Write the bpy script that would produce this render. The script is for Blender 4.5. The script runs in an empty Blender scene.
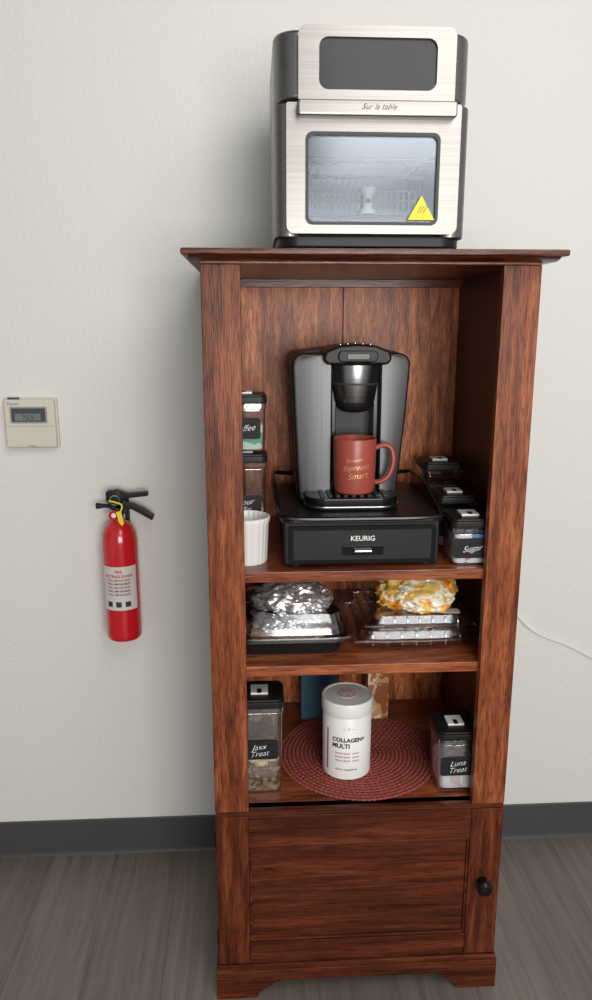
import bpy, bmesh, math, random
from mathutils import Vector, Matrix, noise
random.seed(4)
D=bpy.data; C=bpy.context
scene=C.scene
scene.view_settings.view_transform='Standard'

# ------------------------------------------------------------ materials
def newmat(name):
    m=D.materials.new(name); m.use_nodes=True
    nt=m.node_tree; b=nt.nodes['Principled BSDF']
    return m,nt,b
def plain(name,col,rough=.5,metal=0.,spec=.5,coat=0.,bump=0.,bscale=80.,var=0.,vscale=8.):
    m,nt,b=newmat(name)
    b.inputs['Base Color'].default_value=(*col,1); b.inputs['Roughness'].default_value=rough
    b.inputs['Metallic'].default_value=metal; b.inputs['Specular IOR Level'].default_value=spec
    b.inputs['Coat Weight'].default_value=coat
    g=nt.nodes.new('ShaderNodeNewGeometry')
    n=nt.nodes.new('ShaderNodeTexNoise'); n.inputs['Scale'].default_value=vscale; n.inputs['Detail'].default_value=4
    nt.links.new(g.outputs['Position'],n.inputs['Vector'])
    r=nt.nodes.new('ShaderNodeValToRGB')
    v=var if var else .04
    r.color_ramp.elements[0].position=.3; r.color_ramp.elements[1].position=.7
    r.color_ramp.elements[0].color=(*[c*(1-v) for c in col],1); r.color_ramp.elements[1].color=(*[min(1,c*(1+v)) for c in col],1)
    nt.links.new(n.outputs['Fac'],r.inputs['Fac']); nt.links.new(r.outputs['Color'],b.inputs['Base Color'])
    if bump:
        n2=nt.nodes.new('ShaderNodeTexNoise'); n2.inputs['Scale'].default_value=bscale; n2.inputs['Detail'].default_value=3
        nt.links.new(g.outputs['Position'],n2.inputs['Vector'])
        bp=nt.nodes.new('ShaderNodeBump'); bp.inputs['Strength'].default_value=bump; bp.inputs['Distance'].default_value=.003
        nt.links.new(n2.outputs['Fac'],bp.inputs['Height']); nt.links.new(bp.outputs['Normal'],b.inputs['Normal'])
    return m
def ramp(nt,stops):
    r=nt.nodes.new('ShaderNodeValToRGB'); e=r.color_ramp.elements
    while len(e)>1: e.remove(e[-1])
    e[0].position=stops[0][0]; e[0].color=(*stops[0][1],1)
    for p,c in stops[1:]:
        k=e.new(p); k.color=(*c,1)
    return r
def wood(name,scale,k=1.,rough=.3,g_=1.,spec=.4,band=None):
    m,nt,b=newmat(name)
    g=nt.nodes.new('ShaderNodeNewGeometry')
    mp=nt.nodes.new('ShaderNodeMapping'); mp.inputs['Scale'].default_value=scale
    nt.links.new(g.outputs['Position'],mp.inputs['Vector'])
    n=nt.nodes.new('ShaderNodeTexNoise'); n.inputs['Scale'].default_value=1; n.inputs['Detail'].default_value=6; n.inputs['Roughness'].default_value=.6; n.inputs['Distortion'].default_value=.4
    nt.links.new(mp.outputs[0],n.inputs['Vector'])
    r=ramp(nt,[(.25,(.050*k,.0095*k*g_,.0036*k*g_)),(.42,(.100*k,.021*k*g_,.0075*k*g_)),(.56,(.155*k,.038*k*g_,.0135*k*g_)),(.75,(.23*k,.070*k*g_,.026*k*g_))])
    nt.links.new(n.outputs['Fac'],r.inputs['Fac'])
    mp2=nt.nodes.new('ShaderNodeMapping'); mp2.inputs['Scale'].default_value=tuple(s*4.5 for s in scale)
    nt.links.new(g.outputs['Position'],mp2.inputs['Vector'])
    n2=nt.nodes.new('ShaderNodeTexNoise'); n2.inputs['Scale'].default_value=1; n2.inputs['Detail'].default_value=3
    nt.links.new(mp2.outputs[0],n2.inputs['Vector'])
    r2=ramp(nt,[(.38,(.38,.32,.32)),(.5,(1,1,1))])
    nt.links.new(n2.outputs['Fac'],r2.inputs['Fac'])
    mx=nt.nodes.new('ShaderNodeMix'); mx.data_type='RGBA'; mx.blend_type='MULTIPLY'; mx.inputs[0].default_value=.7
    nt.links.new(r.outputs['Color'],mx.inputs[6]); nt.links.new(r2.outputs['Color'],mx.inputs[7])
    # broad figure bands
    mp3=nt.nodes.new('ShaderNodeMapping'); mp3.inputs['Scale'].default_value=band or tuple(s*.22 for s in scale)
    nt.links.new(g.outputs['Position'],mp3.inputs['Vector'])
    n3=nt.nodes.new('ShaderNodeTexNoise'); n3.inputs['Scale'].default_value=1; n3.inputs['Detail'].default_value=2; n3.inputs['Distortion'].default_value=.5
    nt.links.new(mp3.outputs[0],n3.inputs['Vector'])
    r3=ramp(nt,[(.32,(.5,.44,.44)),(.62,(1.2,1.2,1.2))]); nt.links.new(n3.outputs['Fac'],r3.inputs['Fac'])
    mx2=nt.nodes.new('ShaderNodeMix'); mx2.data_type='RGBA'; mx2.blend_type='MULTIPLY'; mx2.inputs[0].default_value=.9
    nt.links.new(mx.outputs[2],mx2.inputs[6]); nt.links.new(r3.outputs['Color'],mx2.inputs[7])
    nt.links.new(mx2.outputs[2],b.inputs['Base Color'])
    b.inputs['Roughness'].default_value=rough; b.inputs['Specular IOR Level'].default_value=spec
    bp=nt.nodes.new('ShaderNodeBump'); bp.inputs['Strength'].default_value=.3; bp.inputs['Distance'].default_value=.002
    nt.links.new(n2.outputs['Fac'],bp.inputs['Height']); nt.links.new(bp.outputs['Normal'],b.inputs['Normal'])
    return m
def brushed(name,col,scale,rough=.3,metal=1.):
    m,nt,b=newmat(name)
    g=nt.nodes.new('ShaderNodeNewGeometry')
    mp=nt.nodes.new('ShaderNodeMapping'); mp.inputs['Scale'].default_value=scale
    nt.links.new(g.outputs['Position'],mp.inputs['Vector'])
    n=nt.nodes.new('ShaderNodeTexNoise'); n.inputs['Scale'].default_value=1; n.inputs['Detail'].default_value=4
    nt.links.new(mp.outputs[0],n.inputs['Vector'])
    r=ramp(nt,[(.3,tuple(c*.82 for c in col)),(.7,col)])
    nt.links.new(n.outputs['Fac'],r.inputs['Fac']); nt.links.new(r.outputs['Color'],b.inputs['Base Color'])
    b.inputs['Metallic'].default_value=metal; b.inputs['Roughness'].default_value=rough
    bp=nt.nodes.new('ShaderNodeBump'); bp.inputs['Strength'].default_value=.08; bp.inputs['Distance'].default_value=.001
    nt.links.new(n.outputs['Fac'],bp.inputs['Height']); nt.links.new(bp.outputs['Normal'],b.inputs['Normal'])
    return m
def clear(name,tint=(.95,.97,.98),refl=.12,rough=.08,gcol=(1,1,1),edge=.8):
    m=D.materials.new(name); m.use_nodes=True; nt=m.node_tree
    nt.nodes.remove(nt.nodes['Principled BSDF']); out=nt.nodes['Material Output']
    t=nt.nodes.new('ShaderNodeBsdfTransparent'); t.inputs[0].default_value=(*tint,1)
    gl=nt.nodes.new('ShaderNodeBsdfGlossy'); gl.inputs['Roughness'].default_value=rough; gl.inputs[0].default_value=(*gcol,1)
    lw=nt.nodes.new('ShaderNodeLayerWeight'); lw.inputs[0].default_value=.35
    mr=nt.nodes.new('ShaderNodeMapRange'); mr.inputs[3].default_value=refl; mr.inputs[4].default_value=edge
    nt.links.new(lw.outputs['Facing'],mr.inputs[0])
    mx=nt.nodes.new('ShaderNodeMixShader'); nt.links.new(mr.outputs[0],mx.inputs[0])
    nt.links.new(t.outputs[0],mx.inputs[1]); nt.links.new(gl.outputs[0],mx.inputs[2]); nt.links.new(mx.outputs[0],out.inputs[0])
    return m
def multi(name,stops,scale=30,rough=.5,metal=0.,tex='noise'):
    m,nt,b=newmat(name)
    g=nt.nodes.new('ShaderNodeNewGeometry')
    if tex=='vor':
        n=nt.nodes.new('ShaderNodeTexVoronoi'); o=n.outputs['Color']
    else:
        n=nt.nodes.new('ShaderNodeTexNoise'); n.inputs['Detail'].default_value=2; o=n.outputs['Fac']
    n.inputs['Scale'].default_value=scale
    nt.links.new(g.outputs['Position'],n.inputs['Vector'])
    r=ramp(nt,stops); r.color_ramp.interpolation='CONSTANT' if tex!='soft' else 'LINEAR'
    if tex=='vor':
        s=nt.nodes.new('ShaderNodeSeparateColor'); nt.links.new(o,s.inputs[0]); o=s.outputs[0]
    nt.links.new(o,r.inputs['Fac']); nt.links.new(r.outputs['Color'],b.inputs['Base Color'])
    b.inputs['Roughness'].default_value=rough; b.inputs['Metallic'].default_value=metal
    return m

W_V=wood('cherry_wood_vertical',(75,75,7),1.6,.38,1.14,.25)
W_H=wood('cherry_wood_horizontal',(5,80,80),.72,.40,.9,.2,(1.2,30,34))
W_T=wood('cherry_wood_top',(5,40,60),.65,.3,1,.35)
W_B=wood('cherry_wood_backboard',(65,65,9),4.0,.36,1.30,.3)
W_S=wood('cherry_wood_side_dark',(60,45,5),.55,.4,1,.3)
W_DV=wood('cherry_wood_door_stile',(75,75,7),.8,.40,.95,.22)
W_SH=wood('cherry_wood_shelf',(5,40,60),1.8,.3,1.1)
BLACK=plain('black_plastic',(.010,.010,.011),.42,spec=.3)
BLACKG=plain('black_gloss',(.006,.006,.007),.2,spec=.3)
DGREY=plain('dark_grey_plastic',(.045,.045,.047),.45,spec=.3)
WHITE=plain('white_plastic',(.78,.77,.74),.4)
CERAM=plain('white_ceramic',(.8,.79,.76),.25)
CREAM=plain('cream_plastic',(.62,.59,.50),.5)
STEEL=brushed('brushed_steel_h',(.275,.262,.245),(2,40,300),.36)
STEELS=brushed('brushed_steel_side',(.26,.25,.24),(2,40,300),.34)
STEELV=brushed('brushed_steel_v',(.15,.15,.156),(250,40,3),.45)
STEELH=brushed('brushed_steel_head',(.38,.38,.39),(2,40,300),.3)
CHROME=plain('chrome',(.7,.7,.7),.15,1.)
RED=plain('red_paint',(.55,.012,.018),.22,coat=.4)
MUGR=plain('mug_red_glaze',(.34,.068,.048),.35)
GOLD=plain('gold_print',(.75,.42,.2),.35,.5)
TEXTW=plain('white_ink',(.85,.85,.85),.6)
TEXTK=plain('black_ink',(.03,.03,.03),.6)
TEXTR=plain('maroon_ink',(.35,.06,.08),.6)
YEL=plain('yellow_sticker',(.85,.68,.03),.5)
CLEAR=clear('clear_plastic',refl=.14)
CLAM=clear('thin_clear_plastic',(.97,.98,.99),.12,.14,(.9,.92,.95),.55)
GLASS=clear('oven_glass',(.84,.86,.88),.10,.16,(.75,.82,.92),.4)
GLASSD=plain('dark_oven_glass',(.028,.030,.033),.16,spec=.22)
FOIL=plain('aluminium_foil',(.85,.85,.86),.36,.85)
BASEB=plain('baseboard_vinyl',(.055,.058,.062),.5)
CHALK=plain('chalk_label',(.012,.012,.014),.6,spec=.3)
BRONZE=plain('bronze_knob',(.02,.014,.012),.3,.7)

# ------------------------------------------------------------ geometry helpers
def group(name,loc):
    e=D.objects.new(name,None); e.empty_display_size=.05; e.location=loc
    C.collection.objects.link(e); return e
def finish(bm,name,parent,mat,smooth=True,origin=None,wn=False):
    bmesh.ops.recalc_face_normals(bm,faces=bm.faces)
    if origin is None:
        xs=[v.co for v in bm.verts]
        mn=Vector((min(v.x for v in xs),min(v.y for v in xs),min(v.z for v in xs)))
        mxx=Vector((max(v.x for v in xs),max(v.y for v in xs),max(v.z for v in xs)))
        origin=(mn+mxx)/2
    bmesh.ops.translate(bm,verts=bm.verts,vec=-Vector(origin))
    me=D.meshes.new(name); bm.to_mesh(me); bm.free()
    o=D.objects.new(name,me); C.collection.objects.link(o); o.location=origin
    for mm in (mat if isinstance(mat,list) else [mat]): me.materials.append(mm)
    if smooth:
        for p in me.polygons: p.use_smooth=True
        try: me.set_sharp_from_angle(angle=math.radians(40))
        except Exception: pass
        if wn:
            md=o.modifiers.new('wn','WEIGHTED_NORMAL'); md.keep_sharp=True; md.weight=100
    if parent is not None:
        o.parent=parent; o.matrix_parent_inverse=Matrix.Translation(parent.location).inverted()
    return o
def box(name,parent,mat,x0,x1,y0,y1,z0,z1,bev=.002,seg=2,vbev=0,vseg=6,taper=0):
    bm=bmesh.new(); bmesh.ops.create_cube(bm,size=1)
    for v in bm.verts:
        v.co=Vector(((x0+x1)/2+v.co.x*(x1-x0),(y0+y1)/2+v.co.y*(y1-y0),(z0+z1)/2+v.co.z*(z1-z0)))
        if taper and v.co.z<(z0+z1)/2:
            v.co.x+= taper if v.co.x<(x0+x1)/2 else -taper
            v.co.y+= taper if v.co.y<(y0+y1)/2 else -taper
    if vbev:
        es=[e for e in bm.edges if abs(e.verts[0].co.z-e.verts[1].co.z)>(z1-z0)*.5]
        bmesh.ops.bevel(bm,geom=es,offset=vbev,segments=vseg,profile=.5,affect='EDGES')
    if bev:
        bm.normal_update()
        es=[e for e in bm.edges if len(e.link_faces)==2 and e.calc_face_angle(0)>.6]
        bmesh.ops.bevel(bm,geom=es,offset=bev,segments=seg,profile=.5,affect='EDGES')
    return finish(bm,name,parent,mat,wn=True)
def prism(name,parent,mat,pts,y0,y1,bev=.002,seg=2,axis='y'):
    bm=bmesh.new()
    def P(a,b,t):
        return (a,t,b) if axis=='y' else ((t,a,b) if axis=='x' else (a,b,t))
    a=[bm.verts.new(P(p[0],p[1],y0)) for p in pts]; b=[bm.verts.new(P(p[0],p[1],y1)) for p in pts]
    n=len(pts); bm.faces.new(a); bm.faces.new(b[::-1])
    for i in range(n): bm.faces.new((a[i],b[i],b[(i+1)%n],a[(i+1)%n]))
    bmesh.ops.recalc_face_normals(bm,faces=bm.faces)
    if bev:
        es=[e for e in bm.edges if e.calc_face_angle(0)>.6]
        bmesh.ops.bevel(bm,geom=es,offset=bev,segments=seg,profile=.5,affect='EDGES')
    return finish(bm,name,parent,mat,wn=True)
def rrect(x0,x1,z0,z1,r,n=6):
    rs=r if isinstance(r,(tuple,list)) else (r,)*4   # bl, br, tr, tl
    out=[]
    for (cx,cz,a0,rr) in ((x0+rs[0],z0+rs[0],180,rs[0]),(x1-rs[1],z0+rs[1],270,rs[1]),(x1-rs[2],z1-rs[2],0,rs[2]),(x0+rs[3],z1-rs[3],90,rs[3])):
        for i in range(n+1):
            a=math.radians(a0+90*i/n); out.append((cx+rr*math.cos(a),cz+rr*math.sin(a)))
    return out
def frame(name,parent,mat,x0,x1,z0,z1,hx0,hx1,hz0,hz1,y0,y1,r=.01,hr=.01):
    # plate with a rounded rectangular hole (front at y0)
    o=rrect(x0,x1,z0,z1,r); h=rrect(hx0,hx1,hz0,hz1,hr)
    bm=bmesh.new(); n=len(o)
    V=[[bm.verts.new((p[0],y,p[1])) for p in L] for L in (o,h) for y in (y0,y1)]
    of,ob,hf,hb=V
    for i in range(n):
        j=(i+1)%n
        bm.faces.new((of[i],of[j],hf[j],hf[i])); bm.faces.new((ob[i],hb[i],hb[j],ob[j]))
        bm.faces.new((of[i],ob[i],ob[j],of[j])); bm.faces.new((hf[i],hf[j],hb[j],hb[i]))
    return finish(bm,name,parent,mat)
def lathe(name,parent,mat,prof,c,seg=40,axis='z',rib=0,ribn=0):
    bm=bmesh.new(); rings=[]
    for (r,t) in prof:
        ring=[]
        for i in range(seg):
            a=2*math.pi*i/seg
            rr=r*(1+(rib*math.cos(ribn*a) if ribn else 0))
            if r<1e-6: rr=1e-5
            u,v=rr*math.cos(a),rr*math.sin(a)
            co=(u,v,t) if axis=='z' else ((u,t,v) if axis=='y' else (t,u,v))
            ring.append(bm.verts.new(Vector(co)+Vector(c)))
        rings.append(ring)
    for k in range(len(rings)-1):
        for i in range(seg):
            j=(i+1)%seg
            bm.faces.new((rings[k][i],rings[k][j],rings[k+1][j],rings[k+1][i]))
    if prof[0][0]>1e-6: bm.faces.new(rings[0][::-1])
    if prof[-1][0]>1e-6: bm.faces.new(rings[-1])
    return finish(bm,name,parent,mat)
def tube(name,parent,mat,pts,r,seg=10,closed=False,flat=1.):
    # swept tube through a smooth polyline
    P=[Vector(p) for p in pts]; Q=[]
    n=len(P)
    if n>2:
        rng=range(n if closed else n-1)
        for i in rng:
            p0=P[(i-1)%n] if (closed or i>0) else P[i]; p1=P[i]; p2=P[(i+1)%n]; p3=P[(i+2)%n] if (closed or i+2<n) else p2
            for s in range(6):
                t=s/6
                Q.append(.5*((2*p1)+(-p0+p2)*t+(2*p0-5*p1+4*p2-p3)*t*t+(-p0+3*p1-3*p2+p3)*t**3))
        if not closed: Q.append(P[-1])
    else: Q=P
    bm=bmesh.new(); rings=[]; up=Vector((0,0,1)); m=len(Q)
    last=None
    for i,q in enumerate(Q):
        d=(Q[(i+1)%m]-Q[i-1]) if closed else (Q[min(i+1,m-1)]-Q[max(i-1,0)])
        d.normalize()
        a=last if last is not None else (up if abs(d.z)<.9 else Vector((1,0,0)))
        s=(a-d*a.dot(d)); s.normalize(); last=s
        t=d.cross(s)
        rings.append([bm.verts.new(q+s*r*math.cos(2*math.pi*k/seg)+t*r*flat*math.sin(2*math.pi*k/seg)) for k in range(seg)])
    for i in range(m if closed else m-1):
        A=rings[i];B=rings[(i+1)%m]
        for k in range(seg):
            l=(k+1)%seg; bm.faces.new((A[k],A[l],B[l],B[k]))
    if not closed: bm.faces.new(rings[0][::-1]); bm.faces.new(rings[-1])
    return finish(bm,name,parent,mat)
def text(name,parent,mat,s,x,y,z,size,shear=0.,align='CENTER',R=None,cy=None,cx=None,rot=0,bold=0.,flat=False):
    cu=D.curves.new(name,'FONT'); cu.body=s; cu.size=size; cu.align_x=align; cu.shear=shear; cu.offset=bold; cu.resolution_u=3
    ob=D.objects.new(name,cu); C.collection.objects.link(ob)
    C.view_layer.update()
    me=D.meshes.new_from_object(ob.evaluated_get(C.evaluated_depsgraph_get()))
    D.objects.remove(ob)
    bm=bmesh.new(); bm.from_mesh(me); D.meshes.remove(me)
    if R: bmesh.ops.subdivide_edges(bm,edges=[e for e in bm.edges if e.calc_length()>.004],cuts=2)
    for v in bm.verts:
        u,w=v.co.x,v.co.y
        u,w=u*math.cos(rot)-w*math.sin(rot),u*math.sin(rot)+w*math.cos(rot)
        if R:
            a=(x-cx+u)/R; v.co=Vector((cx+R*math.sin(a),cy-R*math.cos(a),z+w))
        elif flat: v.co=Vector((x+u,y+w,z))
        else: v.co=Vector((x+u,y,z+w))
    return finish(bm,name,parent,mat,smooth=False)
def patch(name,parent,mat,cx,cy,R,a0,a1,z0,z1,n=24,t=.0004):
    bm=bmesh.new(); rows=[]
    for i in range(n+1):
        a=math.radians(a0+(a1-a0)*i/n)
        rows.append([bm.verts.new((cx+r*math.sin(a),cy-r*math.cos(a),z)) for r,z in ((R,z0),(R,z1),(R-t,z1),(R-t,z0))])
    for i in range(n):
        for k in range(4): bm.faces.new((rows[i][k],rows[i+1][k],rows[i+1][(k+1)%4],rows[i][(k+1)%4]))
    bm.faces.new(rows[0]); bm.faces.new(rows[-1][::-1])
    return finish(bm,name,parent,mat)
def blob(name,parent,mat,c,rad,amp,fr,sub=4,seed=0,flatb=None,smooth=True,crease=0.):
    bm=bmesh.new(); bmesh.ops.create_icosphere(bm,subdivisions=sub,radius=1)
    for v in bm.verts:
        d=v.co.normalized(); n=noise.noise(d*fr+Vector((seed,seed*2,0)))+.5*noise.noise(d*fr*2.3+Vector((0,seed,3)))
        k=1+amp*n-crease*abs(noise.noise(d*6+Vector((seed,0,seed))))
        v.co=Vector((d.x*rad[0],d.y*rad[1],d.z*rad[2]))*k
        if flatb is not None and v.co.z<flatb: v.co.z=flatb
        v.co+=Vector(c)
    return finish(bm,name,parent,mat,smooth=smooth)

# ------------------------------------------------------------ room
WY=1.905
def wallmat():
    m,nt,b=newmat('wall_paint')
    g=nt.nodes.new('ShaderNodeNewGeometry')
    b.inputs['Base Color'].default_value=(.71,.705,.665,1); b.inputs['Roughness'].default_value=.65
    n=nt.nodes.new('ShaderNodeTexNoise'); n.inputs['Scale'].default_value=110; n.inputs['Detail'].default_value=3
    nt.links.new(g.outputs['Position'],n.inputs['Vector'])
    r=ramp(nt,[(.42,(0,0,0)),(.62,(1,1,1))]); nt.links.new(n.outputs['Fac'],r.inputs['Fac'])
    bp=nt.nodes.new('ShaderNodeBump'); bp.inputs['Strength'].default_value=.2; bp.inputs['Distance'].default_value=.0018
    nt.links.new(r.outputs['Color'],bp.inputs['Height']); nt.links.new(bp.outputs['Normal'],b.inputs['Normal'])
    return m
def floormat():
    m,nt,b=newmat('floor_vinyl_plank')
    g=nt.nodes.new('ShaderNodeNewGeometry')
    mp=nt.nodes.new('ShaderNodeMapping'); mp.inputs['Rotation'].default_value=(0,0,math.radians(90)); mp.inputs['Location'].default_value=(.1,.05,0)
    nt.links.new(g.outputs['Position'],mp.inputs['Vector'])
    br=nt.nodes.new('ShaderNodeTexBrick'); br.inputs['Scale'].default_value=1; br.inputs['Brick Width'].default_value=1.2; br.inputs['Row Height'].default_value=.18
    br.inputs['Mortar Size'].default_value=.0009; br.inputs['Color1'].default_value=(.19,.158,.138,1); br.inputs['Color2'].default_value=(.155,.130,.115,1); br.inputs['Mortar'].default_value=(.09,.075,.066,1)
    br.inputs['Bias'].default_value=0
    nt.links.new(mp.outputs[0],br.inputs['Vector'])
    mp2=nt.nodes.new('ShaderNodeMapping'); mp2.inputs['Scale'].default_value=(60,3,1)
    nt.links.new(g.outputs['Position'],mp2.inputs['Vector'])
    n=nt.nodes.new('ShaderNodeTexNoise'); n.inputs['Scale'].default_value=1; n.inputs['Detail'].default_value=6; n.inputs['Distortion'].default_value=.8
    nt.links.new(mp2.outputs[0],n.inputs['Vector'])
    r=ramp(nt,[(.3,(.68,.66,.64)),(.65,(1.12,1.1,1.08))]); nt.links.new(n.outputs['Fac'],r.inputs['Fac'])
    mx=nt.nodes.new('ShaderNodeMix'); mx.data_type='RGBA'; mx.blend_type='MULTIPLY'; mx.inputs[0].default_value=.8
    nt.links.new(br.outputs['Color'],mx.inputs[6]); nt.links.new(r.outputs['Color'],mx.inputs[7]); nt.links.new(mx.outputs[2],b.inputs['Base Color'])
    b.inputs['Roughness'].default_value=.45
    return m
box('wall_back',None,wallmat(),-2.6,2.8,WY,WY+.12,0,2.7,0)
box('floor',None,floormat(),-2.6,2.8,-2.2,WY+.12,-.1,0,0)
bb=[(WY,0),(WY-.012,0),(WY-.006,.012),(WY-.005,.104),(WY-.002,.108),(WY,.108)]
prism('baseboard_back',None,BASEB,bb,-2.6,2.8,0,axis='x')

# ------------------------------------------------------------ cabinet
cab=group('bookcase_cabinet',(.217,1.64,0))
XL,XR,YF,YB=-.094,.528,1.402,1.885
def cb(n,m,*a,**k): return box(n,cab,m,*a,**k)
IL,IR=XL+.024,XR-.024
ZT=1.584
cb('side_left',W_S,XL,IL,YF+.02,YB,.07,ZT)
cb('side_right',W_S,IR,XR,YF+.02,YB,.07,ZT)
cb('stile_left',W_V,XL,XL+.071,YF,YF+.022,.4725,ZT)
cb('stile_right',W_V,XR-.071,XR,YF,YF+.022,.4725,ZT)
cb('back_panel_1',W_B,IL,.2165,YB-.012,YB,.08,ZT,.001)
cb('back_panel_2',W_B,.2195,IR,YB-.012,YB,.08,ZT,.001)
cb('back_seam',W_S,.21,.226,YB-.006,YB+.004,.08,1.56,0)
cb('back_cleat',W_SH,IL,IR,YB-.034,YB-.011,1.566,ZT,.001)
cb('top_under',W_SH,XL,XR,YF,YB,ZT,1.592,.002)
prism('top_moulding',cab,W_T,[(1.385,1.5885),(YB,1.5885),(YB,1.5965),(1.362,1.5965),(1.366,1.592)],XL-.018,XR+.018,0,axis='x')
cb('top_slab',W_T,XL-.03,XR+.03,1.352,YB+.004,1.596,1.607,.003)
cb('shelf_1',W_SH,IL,IR,1.418,YB-.012,.978,1.0,.002)
cb('shelf_2',W_SH,IL,IR,1.418,YB-.012,.775,.797,.002)
cb('shelf_bottom',W_SH,IL,IR,YF+.012,YB-.012,.45,.473,.002)
cb('rail_mid',W_H,XL+.001,XR-.001,YF+.001,YF+.03,.4615,.473,.001)
# door
dz0,dz1=.088,.4605
cb('door_stile_left',W_DV,XL,XL+.07,YF,YF+.02,dz0,dz1)
cb('door_stile_right',W_DV,XR-.07,XR,YF,YF+.02,dz0,dz1)
cb('door_rail_top',W_H,XL+.07,XR-.07,YF+.0005,YF+.02,.388,dz1)
cb('door_rail_bottom',W_H,XL+.07,XR-.07,YF+.0005,YF+.02,dz0,.142)
cb('door_panel',W_H,XL+.066,XR-.066,YF+.009,YF+.018,.14,.39,0)
for n,a in (('bead_t',(XL+.07,XR-.07,YF+.003,YF+.012,.382,.388)),('bead_b',(XL+.07,XR-.07,YF+.003,YF+.012,.142,.148)),('bead_l',(XL+.07,XL+.076,YF+.003,YF+.012,.142,.388)),('bead_r',(XR-.076,XR-.07,YF+.003,YF+.012,.142,.388))):
    cb('door_'+n,W_H,*a,bev=.0025)
lathe('door_knob',cab,BRONZE,[(.007,0),(.006,-.012),(.009,-.016),(.016,-.022),(.017,-.028),(.012,-.034),(0,-.036)],(.489,YF,.279),axis='y')
lathe('knob_plate',cab,BRONZE,[(.012,0),(.011,-.003),(0,-.004)],(.489,YF,.279),axis='y')
for z in (.15,.40): lathe('hinge',cab,BRONZE,[(.0025,-.018),(.0025,.018)],(XL-.001,YF+.012,z),seg=12)
cb('base_mould',W_H,XL-.004,XR+.004,YF-.004,YB,.072,.087,.004)
ft=[(XL-.006,0)]
foot=[(.085,0),(.088,.012),(.098,.022),(.112,.028),(.122,.038),(.14,.044)]
ft+=[(XL+a,b) for a,b in foot]+[(XR-a,b) for a,b in foot[::-1]]+[(XR+.006,0),(XR+.006,.074),(XL-.006,.074)]
prism('plinth_front',cab,W_H,ft,YF-.006,YF+.014,.0015)
for x0,x1,n in ((XL-.006,XL+.014,'l'),(XR-.014,XR+.006,'r')):
    prism('plinth_side_'+n,cab,W_H,[(YF+.014,0),(YF+.1,0),(YF+.12,.03),(YB-.12,.03),(YB-.1,0),(YB,0),(YB,.074),(YF+.014,.074)],x0,x1,0,axis='x')

# ------------------------------------------------------------ air fryer oven
ov=group('air_fryer_oven',(.2175,1.6,1.607))
def ob_(n,m,*a,**k): return box(n,ov,m,*a,**k)
for i,(x,y) in enumerate(((.08,1.5),(.355,1.5),(.08,1.74),(.355,1.74))): lathe('foot_%d'%i,ov,BLACK,[(.014,0),(.016,.022)],(x,y,1.607),20)
ob_('base_black',BLACK,.046,.389,1.448,1.775,1.618,1.638,.003,vbev=.04)
ob_('shell_upper',STEELS,.0405,.3945,1.450,1.785,1.866,1.979,.008,3,vbev=.045)
ob_('seam',BLACK,.044,.391,1.456,1.78,1.858,1.868,0,vbev=.043)
ob_('shell_left',STEELS,.0405,.095,1.445,1.785,1.634,1.860,.004,vbev=.026)
ob_('shell_right',STEELS,.340,.3945,1.445,1.785,1.634,1.860,.004,vbev=.026)
ob_('shell_back',DGREY,.07,.365,1.75,1.783,1.634,1.860,0)
ob_('shell_floor',DGREY,.07,.365,1.465,1.77,1.634,1.650,0)
ob_('shell_roof',DGREY,.07,.365,1.465,1.77,1.822,1.860,0)
CAV=plain('oven_cavity',(.72,.75,.78),.45,.1)
ob_('cavity_back',CAV,.09,.345,1.738,1.75,1.65,1.822,0)
ob_('cavity_left',CAV,.094,.0975,1.47,1.74,1.65,1.822,0)
ob_('cavity_right',CAV,.3375,.341,1.47,1.74,1.65,1.822,0)
ob_('cavity_floor',CAV,.09,.345,1.466,1.74,1.65,1.653,0)
ob_('cavity_roof',CAV,.09,.345,1.466,1.74,1.819,1.8222,0)
frame('lower_front',ov,STEEL,.062,.374,1.640,1.858,.099,.335,1.658,1.808,1.434,1.466,(.014,.014,.004,.004),.012)
frame('window_trim',ov,DGREY,.096,.338,1.655,1.811,.1015,.3325,1.6605,1.8055,1.4325,1.438,.013,.011)
prism('window_glass',ov,GLASS,rrect(.0995,.3345,1.6585,1.8075,.011),1.438,1.441,0)
for i in range(15):
    x=.112+i*.015; tube('rack_bar_%d'%i,ov,CHROME,[(x,1.47,1.765),(x,1.72,1.765)],.0016,6)
for j,z in enumerate((1.765,1.775)):
    tube('rack_front_%d'%j,ov,CHROME,[(.10,1.472,z),(.335,1.472,z)],.0025,8)
BSK=plain('basket_grey',(.10,.105,.11),.4,.4)
frame('basket_front',ov,BSK,.106,.329,1.682,1.752,.112,.323,1.688,1.746,1.50,1.506,.004,.004)
for i in range(19):
    x=.116+i*.0112; prism('basket_slat_%d'%i,ov,BSK,rrect(x,x+.005,1.687,1.725,.001),1.501,1.505,0)
for j,z in enumerate((1.705,1.722)):
    prism('basket_rail_%d'%j,ov,BSK,rrect(.11,.325,z,z+.004,.001),1.500,1.504,0)
prism('tray',ov,DGREY,rrect(.10,.335,1.664,1.676,.004),1.48,1.72,.002)
lathe('rotisserie_hub',ov,WHITE,[(.015,0),(.014,.006),(.009,.012),(.008,.030),(.013,.038),(.016,.046)],(.216,1.482,1.680),20)
lathe('rotisserie_dot',ov,DGREY,[(.005,0),(.004,-.002),(0,-.002)],(.216,1.474,1.703),16,axis='y')
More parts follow.
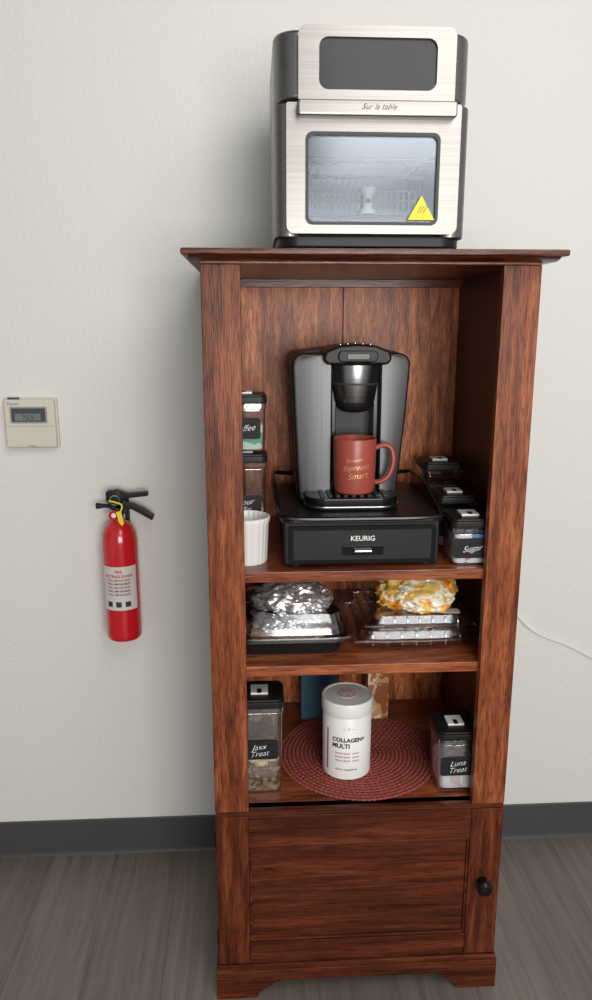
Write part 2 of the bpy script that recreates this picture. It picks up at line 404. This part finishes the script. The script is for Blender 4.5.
# upper door
frame('upper_door',ov,STEEL,.083,.359,1.860,1.979,.119,.326,1.878,1.961,1.430,1.475,(.004,.004,.014,.014),.016)
prism('upper_window',ov,GLASSD,rrect(.115,.330,1.874,1.965,.014),1.436,1.45,0)
ob_('upper_door_body',STEEL,.085,.357,1.45,1.78,1.87,1.977,.008,3)
prism('handle_band',ov,STEEL,rrect(.081,.361,1.832,1.858,.005),1.410,1.44,.004)
ob_('handle_shadow_gap',BLACK,.083,.359,1.425,1.445,1.8575,1.8605,0)
text('handle_script',ov,TEXTK,'Sur la table',.222,1.4095,1.842,.0135,shear=.5)
prism('warning_sticker',ov,YEL,[(.282,1.664),(.331,1.664),(.3065,1.706)],1.4305,1.4323,.0)
text('warning_glyph',ov,TEXTK,'///',.3065,1.4302,1.676,.018,shear=.3)
text('warning_glyph2',ov,TEXTK,'- - -',.3065,1.4302,1.667,.009)

# ------------------------------------------------------------ pod drawer
dr=group('coffee_pod_drawer',(.214,1.61,1.0))
box('drawer_case',dr,BLACK,.057,.371,1.448,1.785,1.004,1.094,.004,2)
for i,(x,y) in enumerate(((.08,1.47),(.35,1.47),(.08,1.76),(.35,1.76))): lathe('foot_%d'%i,dr,DGREY,[(.01,0),(.01,.005)],(x,y,1.0),12)
box('drawer_front',dr,BLACK,.066,.362,1.440,1.45,1.010,1.086,.003)
frame('drawer_lip',dr,BLACKG,.066,.362,1.010,1.086,.074,.354,1.017,1.079,1.437,1.441,.004,.003)
prism('handle_recess',dr,BLACKG,rrect(.172,.256,1.026,1.046,.004),1.4375,1.441,.001)
box('handle_lip',dr,CHROME,.196,.232,1.428,1.441,1.034,1.039,.002)
text('drawer_word',dr,TEXTW,'KEURIG',.214,1.4392,1.056,.0145,bold=.0001)
bx=rrect(.048,.380,1.438,1.795,.03)
prism('tray_top',dr,BLACK,bx,1.092,1.101,.002,axis='z')
tube('tray_rim',dr,BLACKG,[(.050,1.46,1.106),(.044,1.56,1.122),(.040,1.66,1.138),(.044,1.76,1.136),(.07,1.79,1.128),(.214,1.795,1.12),(.35,1.79,1.128),(.376,1.76,1.136),(.379,1.66,1.138),(.378,1.56,1.122),(.376,1.46,1.106),(.35,1.442,1.102),(.214,1.441,1.101),(.08,1.442,1.102)],.005,8,True)
for s,xa in (('l',(.050,.044,.040,.044)),('r',(.376,.378,.379,.376))):
    bm=bmesh.new(); rows=[]
    for y,x,zt in zip((1.46,1.56,1.66,1.76),xa,(1.105,1.122,1.138,1.136)):
        rows.append([bm.verts.new((x-.0015,y,zt)),bm.verts.new((x+.0015,y,zt)),bm.verts.new((x+.0035 if s=='l' else x-.0005,y,1.097)),bm.verts.new((x+.0005 if s=='l' else x-.0035,y,1.097))])
    for a,b in zip(rows,rows[1:]):
        for k in range(4): bm.faces.new((a[k],a[(k+1)%4],b[(k+1)%4],b[k]))
    finish(bm,'tray_side_'+s,dr,BLACKG)

# ------------------------------------------------------------ coffee maker
cm=group('coffee_maker',(.213,1.65,1.101))
Z0=1.1015
def sil(top=1.437):
    L=[(.092,Z0),(.304,Z0),(.313,1.18),(.325,1.30),(.331,1.395)]
    for i in range(1,9):
        a=math.radians(90*i/8); L.append((.331-.028+.028*math.cos(a),1.395+.028*math.sin(a)))
    L+=[(.27,top-.008),(.213,top),(.155,top-.008)]
    for i in range(0,8):
        a=math.radians(90+90*i/8); L.append((.074+.028+.028*math.cos(a),1.395+.028*math.sin(a)))
    L+=[(.074,1.395),(.079,1.30),(.085,1.18)]
    return L
prism('body_shell',cm,BLACK,sil(),1.66,1.79,.003,2)
def corner(xe,s,n=(0,22,45,67,90)):
    return [(xe-s*.024+s*.024*math.cos(math.radians(a)),1.397+.024*math.sin(math.radians(a))) for a in n]
colR=[(.264,Z0+.004),(.303,Z0+.004),(.312,1.18),(.323,1.30)]+corner(.329,1)+[(.264,1.421)]
colL=[(.165,Z0+.004),(.165,1.421)]+corner(.079,-1)[::-1]+[(.083,1.30),(.089,1.18),(.095,Z0+.004)]
prism('column_right',cm,BLACK,colR,1.585,1.665,.005,3)
prism('column_left',cm,BLACK,colL,1.585,1.665,.005,3)
# gently curved steel cheek panels
def cheek(name,sgn):
    bm=bmesh.new()
    zs=[1.125,1.18,1.24,1.30,1.36,1.393,1.404,1.410,1.415]
    if sgn>0: B=[(.298,1.125),(.307,1.18),(.318,1.30),(.3235,1.393),(.320,1.404),(.315,1.410),(.304,1.415)]
    else: B=[(.102,1.125),(.096,1.18),(.090,1.30),(.0855,1.393),(.0885,1.404),(.094,1.410),(.106,1.415)]
    def edge(z):
        for a,b in zip(B,B[1:]):
            if a[1]<=z<=b[1]+1e-9: return a[0]+(b[0]-a[0])*(z-a[1])/(b[1]-a[1])
        return B[-1][0]
    inner=.268 if sgn>0 else .160
    N=8; rows=[]
    for z in zs:
        o=edge(z); row=[]
        for i in range(N+1):
            t=i/N; x=inner+(o-inner)*t
            row.append(bm.verts.new((x,1.577+.007*t*t,z)))
        rows.append(row)
    for a,b in zip(rows,rows[1:]):
        for i in range(N): bm.faces.new((a[i],a[i+1],b[i+1],b[i]))
    g=bmesh.ops.extrude_face_region(bm,geom=list(bm.faces))
    for v in g['geom']:
        if isinstance(v,bmesh.types.BMVert): v.co.y=1.592
    return finish(bm,name,cm,STEELV)
cheek('steel_panel_right',1); cheek('steel_panel_left',-1)
crown=[(.150,1.398),(.276,1.398),(.285,1.410),(.279,1.426),(.25,1.437),(.213,1.440),(.176,1.437),(.147,1.426),(.141,1.410)]
prism('lid',cm,BLACK,crown,1.552,1.70,.006,3)
prism('lid_handle',cm,BLACK,rrect(.172,.254,1.404,1.427,.01),1.545,1.556,.003)
prism('display',cm,BLACKG,rrect(.19,.236,1.409,1.421,.003),1.543,1.546,.001)
for i in range(5): lathe('top_key_%d'%i,cm,CHROME,[(.004,0),(.0035,.002),(0,.002)],(.181+i*.016,1.60,1.4395-abs(i-2)*.0012),14)
lathe('brew_head',cm,STEELH,[(.040,1.316),(.043,1.320),(.050,1.36),(.054,1.395),(.053,1.40)],(.213,1.603,0),48)
lathe('brew_head_ring',cm,BLACKG,[(.054,1.397),(.056,1.40),(.056,1.408),(.05,1.412)],(.213,1.603,0),48)
lathe('head_band',cm,DGREY,[(.0502,1.356),(.0508,1.357),(.0511,1.359),(.0507,1.360)],(.213,1.603,0),48)
lathe('spout',cm,BLACK,[(.016,1.296),(.03,1.30),(.039,1.310),(.040,1.318)],(.213,1.603,0),40)
box('recess_trim_l',cm,BLACKG,.158,.174,1.60,1.665,Z0,1.40,.002)
box('recess_trim_r',cm,BLACKG,.254,.268,1.60,1.665,Z0,1.40,.002)
box('recess_back',cm,DGREY,.17,.258,1.655,1.665,Z0,1.4,.0)
prism('drip_tray',cm,BLACKG,[(p[0],p[1]) for p in rrect(.105,.300,1.503,1.66,(.04,.04,.005,.005))],Z0,1.128,.003,2,axis='z')
prism('drip_base',cm,STEELH,[(p[0],p[1]) for p in rrect(.102,.303,1.500,1.655,(.042,.042,.005,.005))],Z0+.006,Z0+.010,.001,2,axis='z')
for i in range(9):
    x=.135+i*.0165; prism('grate_%d'%i,cm,DGREY,rrect(x,x+.009,1.52,1.645,.003),1.1275,1.131,.001,axis='z')

# ------------------------------------------------------------ mug
mg=group('coffee_mug',(.212,1.556,1.131))
mc=(.210,1.556,1.131)
lathe('mug_body',mg,MUGR,[(.0,0),(.036,0),(.041,.004),(.0435,.02),(.0445,.06),(.0455,.114),(.0448,.1165),(.043,.115),(.0415,.06),(.040,.012),(.0,.008)],mc,56)
tube('mug_handle',mg,MUGR,[(.2525,1.552,1.226),(.272,1.549,1.233),(.287,1.547,1.224),(.291,1.546,1.197),(.282,1.547,1.168),(.266,1.549,1.155),(.2515,1.552,1.153)],.0058,10,False,1.3)
for s,z,dx,sz in (('Because',1.203,-.004,.011),('Espresso',1.186,0,.016),('Smart',1.168,.004,.018)):
    text('mug_word_'+s.lower(),mg,GOLD,s,.207+dx,0,z,sz,shear=.45,R=.0456,cx=mc[0],cy=mc[1],rot=.12)

# ------------------------------------------------------------ canisters
def canister(x0,x1,y0,y1,z0,z1,fill,label,frac=.6,lidh=.03,name='food_canister'):
    g=group(name,((x0+x1)/2,(y0+y1)/2,z0))
    w=x1-x0
    box('jar',g,CLEAR,x0+.003,x1-.003,y0+.003,y1-.003,z0,z1-lidh,.003,2,vbev=.014,taper=.003)
    hf=z0+.003+(z1-lidh-z0)*frac
    box('contents',g,fill,x0+.0085,x1-.0085,y0+.0085,y1-.0085,z0+.003,hf,.004,2,vbev=.012,taper=.002)
    for i in range(14):
        blob('contents_lump_%d'%i,g,fill,(random.uniform(x0+.02,x1-.02),random.uniform(y0+.02,y1-.02),hf-.001),(.009,.009,.006),.4,3,2,i)
    box('lid_seal',g,CLEAR,x0+.001,x1-.001,y0+.001,y1-.001,z1-lidh,z1-lidh*.55,.002,1,vbev=.014)
    box('lid_band',g,BLACK,x0,x1,y0,y1,z1-lidh*.6,z1-.004,.002,2,vbev=.015)
    box('lid_top',g,BLACK,x0+.004,x1-.004,y0+.004,y1-.004,z1-.006,z1,.002,2,vbev=.013)
    xc,yc=(x0+x1)/2,(y0+y1)/2
    box('lid_button',g,WHITE,xc-w*.22,xc+w*.16,yc-w*.20,yc+w*.20,z1-.001,z1+.005,.002,2)
    box('button_slot',g,BLACK,xc-w*.08,xc+w*.02,yc-w*.20-.001,yc-w*.02,z1+.0045,z1+.0058,.0005,1)
    zc=z0+(z1-lidh-z0)*.56; hh=min(.022,(z1-lidh-z0)*.3)
    prism('label',g,CHALK,rrect(x0+.006,x1-.014,zc-hh,zc+hh,.005),y0+.0005,y0+.0025,.0)
    L=label.split('|')
    for i,s in enumerate(L):
        text('label_text_%d'%i,g,TEXTW,s,xc-.005,y0,zc+(.002 if len(L)>1 else -.006)-i*.016,.018,shear=.5,rot=.12,bold=-.0002)
    return g
TREAT=multi('treat_fill',[(0,(.10,.055,.025)),(.4,(.20,.11,.05)),(.65,(.32,.22,.11))],110,.6,tex='vor')
PACK=multi('sweetener_packet_fill',[(0,(.80,.83,.87)),(.45,(.12,.3,.6)),(.6,(.85,.85,.85)),(.88,(.7,.3,.3))],45,.5,tex='vor')
GRN=multi('tea_fill',[(0,(.6,.7,.55)),(.5,(.12,.42,.25)),(.75,(.75,.78,.7))],40,.5,tex='vor')
WPK=multi('wrapped_treat_fill',[(0,(.78,.75,.78)),(.55,(.65,.52,.55)),(.8,(.85,.85,.85))],50,.5,tex='vor')
DRK=multi('brown_sugar_fill',[(0,(.05,.03,.02)),(.5,(.10,.05,.03))],60,.6,tex='vor')
canister(-.064,.026,1.56,1.65,1.0,1.212,WPK,'Flour|Mix',.5)
canister(-.064,.026,1.56,1.65,1.2175,1.337,GRN,'Coffee',.6)
canister(.392,.489,1.432,1.53,1.0,1.098,PACK,'Sugar',.9)
canister(.394,.487,1.56,1.655,1.0,1.118,WPK,'Tea',.8)
canister(.392,.489,1.70,1.80,1.0,1.165,DRK,'Brown',.8)
jr=canister(-.045,.056,1.458,1.56,.473,.698,TREAT,'Jaxx|Treat',.30)
BONE=plain('pale_dog_biscuit',(.72,.58,.34),.6)
for i,(x,y,z) in enumerate(((.005,1.48,.540),(.028,1.485,.548),(.012,1.495,.556),(-.01,1.482,.548),(.02,1.478,.558))):
    blob('biscuit_%d'%i,jr,BONE,(x,y,z),(.015,.009,.009),.3,2,3,i)
canister(.388,.484,1.436,1.54,.4785,.622,WPK,'Luna|Treat',.55)

rk=group('ramekin_cup',(-.018,1.497,1.0))
lathe('ramekin_body',rk,CERAM,[(0,0),(.038,0),(.040,.004),(.044,.084),(.0465,.088),(.0465,.096),(.044,.097),(.042,.091),(.037,.01),(0,.008)],(-.018,1.497,1.0),96,rib=.018,ribn=24)

# ------------------------------------------------------------ shelf 2
rt=group('foil_covered_roast_tray',(.075,1.56,.797))
def ringloft(name,parent,mat,levels,n=6,close=False,start=False):
    bm=bmesh.new(); rows=[]
    for (x0,x1,y0,y1,r,z) in levels: rows.append([bm.verts.new((p[0],p[1],z)) for p in rrect(x0,x1,y0,y1,r,n)])
    for a,b in zip(rows,rows[1:]):
        m=len(a)
        for i in range(m): bm.faces.new((a[i],a[(i+1)%m],b[(i+1)%m],b[i]))
    if close: bm.faces.new(rows[-1])
    if start: bm.faces.new(rows[0][::-1])
    return finish(bm,name,parent,mat)
ringloft('tray_walls',rt,BLACK,[(-.036,.176,1.477,1.653,.03,.797),(-.044,.186,1.468,1.662,.034,.826),(-.052,.194,1.460,1.670,.036,.828),(-.052,.194,1.460,1.670,.036,.832),(-.044,.186,1.468,1.662,.034,.829),(-.034,.174,1.479,1.651,.03,.801)],close=True,start=True)
ringloft('clear_lid',rt,CLAM,[(-.058,.200,1.454,1.676,.038,.831),(-.058,.200,1.454,1.676,.038,.840),(-.046,.188,1.466,1.664,.034,.843),(-.036,.178,1.476,1.654,.034,.884),(-.026,.168,1.486,1.644,.034,.892),(-.010,.152,1.50,1.63,.03,.894)],close=True)
tube('lid_rim',rt,CLAM,[(.07,1.453,.84),(.18,1.456,.84),(.200,1.48,.84),(.201,1.565,.84),(.200,1.65,.84),(.18,1.674,.84),(.07,1.677,.84),(-.04,1.674,.84),(-.058,1.65,.84),(-.059,1.565,.84),(-.058,1.48,.84),(-.04,1.456,.84)],.003,8,True)
def foilblob(name,parent,c,rad,seed,fb):
    bm=bmesh.new(); bmesh.ops.create_icosphere(bm,subdivisions=5,radius=1)
    for v in bm.verts:
        d=v.co.normalized()
        n=abs(noise.noise(d*2.5+Vector((seed,0,0))))*.22+abs(noise.noise(d*7+Vector((0,seed,0))))*.10+abs(noise.noise(d*15))*.05
        k=1.0-n
        v.co=Vector((d.x*rad[0],d.y*rad[1],d.z*rad[2]))*k
        if v.co.z<fb: v.co.z=fb
        v.co+=Vector(c)
    return finish(bm,name,parent,FOIL,smooth=False)
foilblob('foil_wrap',rt,(.078,1.565,.878),(.098,.088,.066),2.,.0045)
foilblob('foil_lower',rt,(.07,1.565,.845),(.092,.074,.040),4.,-.04)
blob('tray_food',rt,plain('roast_food',(.25,.12,.05),.5,var=.4,vscale=60),(.07,1.565,.822),(.098,.085,.020),.2,4,4,3,-.016)

cl=group('clamshell_bakery_box',(.345,1.61,.797))
for k,(x0,x1,y0,y1,z0) in enumerate(((.214,.474,1.490,1.725,.797),(.232,.466,1.484,1.70,.834))):
    ringloft('shell_bottom_%d'%k,cl,CLAM,[(x0+.02,x1-.02,y0+.02,y1-.02,.02,z0+.0005),(x0+.012,x1-.012,y0+.012,y1-.012,.022,z0+.002),(x0+.005,x1-.005,y0+.005,y1-.005,.02,z0+.017),(x0,x1,y0,y1,.02,z0+.018),(x0+.006,x1-.006,y0+.006,y1-.006,.022,z0+.020),(x0+.014,x1-.014,y0+.014,y1-.014,.024,z0+.035),(x0+.022,x1-.022,y0+.022,y1-.022,.02,z0+.0365)],close=True)
    tube('shell_rim_%d'%k,cl,CLAM,[(x0+.02,y0,z0+.018),(x1-.02,y0,z0+.018),(x1,y0+.02,z0+.018),(x1,y1-.02,z0+.018),(x1-.02,y1,z0+.018),(x0+.02,y1,z0+.018),(x0,y1-.02,z0+.018),(x0,y0+.02,z0+.018)],.0024,6,True)
    for j in range(7):
        x=x0+.035+j*(x1-x0-.07)/6
        tube('rib_%d_%d'%(k,j),cl,CLAM,[(x,y0+.004,z0+.006),(x,y0+.008,z0+.030),(x,y0+.03,z0+.036)],.002,6)
COOK=multi('cookie',[(0,(.20,.08,.04)),(.5,(.38,.18,.08)),(.75,(.55,.34,.17))],50,.7)
for j in range(5): blob('cookie_%d'%j,cl,COOK,(.27+j*.04,1.55+.05*(j%2),.808),(.022,.022,.007),.15,3,3,j)
for j in range(4): blob('pastry_%d'%j,cl,COOK,(.28+j*.045,1.56+.04*(j%2),.848),(.022,.024,.010),.15,3,3,j+9)
prism('shell_sticker',cl,WHITE,rrect(.400,.440,1.505,1.53,.004),.8707,.8712,0,axis='z')

bg=group('bread_roll_bag',(.352,1.60,.871))
BAG=multi('printed_bread_bag',[(0,(.80,.42,.06)),(.36,(.85,.58,.16)),(.44,(.88,.82,.68)),(.49,(.85,.40,.04)),(.56,(.60,.16,.03)),(.60,(.85,.55,.12)),(.7,(.88,.78,.5))],11,.2)
blob('bag_body',bg,BAG,(.360,1.570,.908),(.088,.092,.052),.18,2.0,5,5,-.036,crease=.16)
blob('bag_end',bg,BAG,(.304,1.567,.892),(.036,.048,.028),.3,3,4,8,-.020)
tube('bag_twist',bg,BAG,[(.30,1.567,.896),(.283,1.565,.902),(.270,1.563,.914)],.010,8)

# ------------------------------------------------------------ bottom compartment
MAT=plain('woven_coral',(.31,.062,.048),.75,bump=1.,bscale=350,var=.35,vscale=200)
pm=group('woven_placemat',(.236,1.61,.473))
bm=bmesh.new()
R0=.184; nr=18
for k in range(nr+1):
    R=R0*(k+.5)/(nr+.5) ; r=.0050; N=max(16,4*int(2*math.pi*R/.012))
    rows=[]
    for i in range(N):
        a=2*math.pi*i/N
        rr=r*(.78+.22*math.cos(i*math.pi/2+k))
        rows.append([bm.verts.new((.236+(R+rr*math.cos(2*math.pi*q/6))*math.cos(a),1.61+(R+rr*math.cos(2*math.pi*q/6))*math.sin(a),.4757+.6*rr*math.sin(2*math.pi*q/6))) for q in range(6)])
    for i in range(N):
        A=rows[i];B=rows[(i+1)%N]
        for q in range(6): bm.faces.new((A[q],A[(q+1)%6],B[(q+1)%6],B[q]))
finish(bm,'woven_rings',pm,MAT)

tb=group('supplement_powder_tub',(.202,1.547,.479))
tc=(.202,1.547,.479)
lathe('tub_body',tb,WHITE,[(0,0),(.052,0),(.055,.003),(.0555,.150),(.053,.153),(.053,.156)],tc,64)
lathe('tub_lid',tb,WHITE,[(.0575,.154),(.0585,.156),(.0585,.183),(.057,.186),(.0525,.186),(.0515,.1845),(0,.1845)],tc,96,rib=.006,ribn=48)
lathe('lid_sticker',tb,plain('lid_emblem',(.72,.52,.46),.6),[(.020,.1840),(.020,.1856),(.0,.1857)],tc,32)
text('lid_monogram',tb,TEXTW,'W',tc[0],tc[1]-.010,.479+.1862,.03,flat=True,bold=.0004)
kw=dict(R=.0562,cx=tc[0],cy=tc[1])
text('tub_word_collagen',tb,TEXTK,'COLLAGEN+',.200,0,.575,.0134,bold=.0005,**kw)
text('tub_word_multi',tb,TEXTK,'MULTI',.182,0,.560,.0145,bold=.0005,**kw)
patch('tub_stripe',tb,TEXTR,tc[0],tc[1],.0560,-58,-54,.50,.60)
for i in range(3): text('tub_line_%d'%i,tb,TEXTR,'beauty blend   amino',.197,0,.545-i*.009,.0065,**kw)
text('tub_word_net',tb,TEXTK,'dietary supplement',.195,0,.505,.0065,**kw)
text('tub_logo',tb,GOLD,'~ V ~',.200,0,.603,.012,**kw)

bx1=group('tea_box',(.16,1.81,.473))
box('carton',bx1,plain('teal_card',(.05,.13,.20),.5),.112,.205,1.78,1.84,.473,.70,.001)
box('carton_band',bx1,plain('pale_teal_card',(.25,.42,.48),.5),.1115,.2055,1.7792,1.8408,.64,.67,.0)
bx2=group('snack_bar_carton',(.31,1.80,.473))
box('carton',bx2,multi('snack_print',[(0,(.30,.09,.03)),(.45,(.55,.30,.12)),(.56,(.7,.6,.45)),(.62,(.45,.14,.04))],28,.5),.283,.338,1.765,1.82,.473,.715,.001)
box('carton_flap',bx2,plain('cream_card',(.7,.6,.45),.5),.284,.337,1.766,1.819,.714,.718,.001)

# ------------------------------------------------------------ fire extinguisher
fe=group('fire_extinguisher',(-.344,1.85,.688))
z_=.689; ec=(-.345,1.848,z_)
lathe('cylinder',fe,RED,[(.0,.004),(.03,.002),(.041,0),(.0435,.004),(.0445,.012),(.0445,.258),(.042,.279),(.034,.297),(.024,.307),(.017,.311),(.016,.319)],ec,48)
lathe('neck',fe,CHROME,[(.015,.315),(.017,.319),(.017,.327),(.013,.331),(.013,.338)],ec,24)
box('valve_body',fe,BLACK,-.363,-.325,1.836,1.86,1.020,1.050,.004,2)
lathe('gauge',fe,CHROME,[(.0145,.0),(.0145,-.010),(.0125,-.013),(0,-.013)],(-.352,1.838,1.018),24,axis='y')
lathe('gauge_face',fe,RED,[(.0125,-.0131),(.0125,-.0136),(0,-.0137)],(-.352,1.838,1.018),24,axis='y')
lathe('gauge_dial',fe,WHITE,[(.006,-.0138),(.006,-.014),(0,-.0141)],(-.352,1.838,1.018),24,axis='y')
def slab(name,top,bot,y0,y1): prism(name,fe,BLACK,top+bot[::-1],y0,y1,.002,2)
slab('carry_handle',[(-.350,1.046),(-.31,1.044),(-.28,1.030),(-.255,1.012)],[(-.350,1.032),(-.31,1.030),(-.285,1.016),(-.260,1.000)],1.836,1.858)
slab('squeeze_lever',[(-.372,1.074),(-.345,1.080),(-.318,1.070),(-.268,1.074)],[(-.372,1.050),(-.345,1.050),(-.318,1.058),(-.268,1.063)],1.838,1.856)
box('lever_bridge',fe,BLACK,-.370,-.336,1.836,1.858,1.045,1.078,.006,2)
tube('pull_ring',fe,CHROME,[(-.348+.012*math.cos(a),1.828,1.055+.012*math.sin(a)) for a in [i*math.pi/4 for i in range(8)]],.0012,6,True)
lathe('nozzle',fe,BLACK,[(.006,0),(.005,-.02),(.0075,-.032),(.0075,-.038)],(-.360,1.846,1.038),16,axis='x')
prism('seal_tag',fe,YEL,[(-.345,1.028),(-.333,1.030),(-.327,1.0),(-.331,.992),(-.338,.998)],1.820,1.822,0)
tube('tag_string',fe,YEL,[(-.362,1.826,1.055),(-.346,1.822,1.052),(-.330,1.822,1.044),(-.336,1.821,1.024)],.0022,6)
patch('label',fe,plain('extinguisher_label',(.62,.58,.56),.5),ec[0],ec[1],.0451,-62,62,.775,.890)
lk=dict(R=.0456,cx=ec[0],cy=ec[1])
for i,s in enumerate(('FIRE','EXTINGUISHER')): text('label_head_%d'%i,fe,RED,s,-.345,0,.874-i*.012,.0108,bold=.0002,**lk)
for i in range(5): text('label_line_%d'%i,fe,TEXTK if i%2 else TEXTR,'PULL AIM SQUEEZE',-.345,0,.853-i*.0095,.0068,bold=.0002,**lk)
for i in range(3): patch('label_icon_%d'%i,fe,TEXTK,ec[0],ec[1],.0455,-42+i*30,-24+i*30,.784,.798,6)
box('wall_bracket',fe,BLACK,-.365,-.325,1.889,1.905,.75,1.06,.003)
box('bracket_hook',fe,BLACK,-.353,-.337,1.855,1.895,1.024,1.034,.002)

# ------------------------------------------------------------ thermostat
th=group('wall_thermostat',(-.555,1.89,1.24))
tx=.009
prism('housing_back',th,CREAM,rrect(-.626+tx,-.498+tx,1.178,1.303,.005),1.893,1.905,.002)
prism('housing',th,CREAM,rrect(-.623+tx,-.501+tx,1.181,1.300,.006),1.877,1.894,.004,3)
prism('lcd_bezel',th,plain('bezel',(.30,.29,.26),.5),rrect(-.609+tx,-.519+tx,1.242,1.283,.004),1.8755,1.878,.0005)
prism('lcd',th,plain('lcd_screen',(.06,.075,.075),.2),rrect(-.605+tx,-.523+tx,1.246,1.279,.002),1.8748,1.876,0)
prism('lcd_lit',th,plain('lcd_segment_field',(.16,.19,.18),.3),rrect(-.597+tx,-.535+tx,1.249,1.266,.002),1.8745,1.8752,0)
text('lcd_digits',th,TEXTK,'70.5',-.565+tx,1.8742,1.251,.017)
for i in range(5): prism('vent_%d'%i,th,TEXTK,[(-.614+tx+i*.006,1.3002),(-.6115+tx+i*.006,1.3002),(-.6115+tx+i*.006,1.305),(-.614+tx+i*.006,1.305)],1.884,1.892,0)
text('brand_mark',th,TEXTK,'Thermo',-.600+tx,1.8765,1.287,.009)
box('door_seam',th,plain('seam',(.3,.28,.23),.6),-.619+tx,-.505+tx,1.8765,1.879,1.2345,1.2358,0)
box('door_notch',th,plain('notch',(.35,.33,.27),.6),-.572+tx,-.550+tx,1.8765,1.879,1.184,1.187,0)

# ------------------------------------------------------------ cable
cbl=group('wall_cable',(.75,1.895,.65))
tube('cable',cbl,WHITE,[(.56,1.897,.80),(.64,1.899,.77),(.70,1.9,.715),(.745,1.9,.668),(.79,1.9,.638),(.85,1.9,.615),(.90,1.9,.59),(.95,1.9,.563),(1.1,1.9,.50),(1.25,1.9,.47)],.0026,8)

# ------------------------------------------------------------ light
w=D.worlds.new('world'); scene.world=w; w.use_nodes=True
bgn=w.node_tree.nodes['Background']
tcn=w.node_tree.nodes.new('ShaderNodeTexCoord'); nz=w.node_tree.nodes.new('ShaderNodeTexNoise'); nz.inputs['Scale'].default_value=1.3; nz.inputs['Detail'].default_value=1
rr=ramp(w.node_tree,[(.35,(.30,.31,.32)),(.65,(.95,.96,.96))])
w.node_tree.links.new(tcn.outputs['Generated'],nz.inputs['Vector']); w.node_tree.links.new(nz.outputs['Fac'],rr.inputs['Fac']); w.node_tree.links.new(rr.outputs['Color'],bgn.inputs['Color'])
bgn.inputs['Strength'].default_value=.56
def area(name,loc,tgt,sx,sy,e,col):
    l=D.lights.new(name,'AREA'); l.shape='RECTANGLE'; l.size=sx; l.size_y=sy; l.energy=e; l.color=col
    o=D.objects.new(name,l); C.collection.objects.link(o); o.location=loc
    o.rotation_euler=(Vector(tgt)-Vector(loc)).to_track_quat('-Z','Y').to_euler()
area('window_light',(.62,-1.9,1.42),(.25,1.8,1.2),1.5,1.1,72,(1,.98,.945))
area('ceiling_light',(.8,-.2,2.6),(.25,1.6,1.0),1.2,1.2,23,(1,.985,.96))

# ------------------------------------------------------------ camera
cd=D.cameras.new('camera'); cd.sensor_fit='VERTICAL'; cd.sensor_height=36; cd.lens=27
co=D.objects.new('camera',cd); C.collection.objects.link(co)
co.location=(0,0,1.477); co.rotation_euler=(math.radians(90-13.1),0,math.radians(-3.16))
scene.camera=co
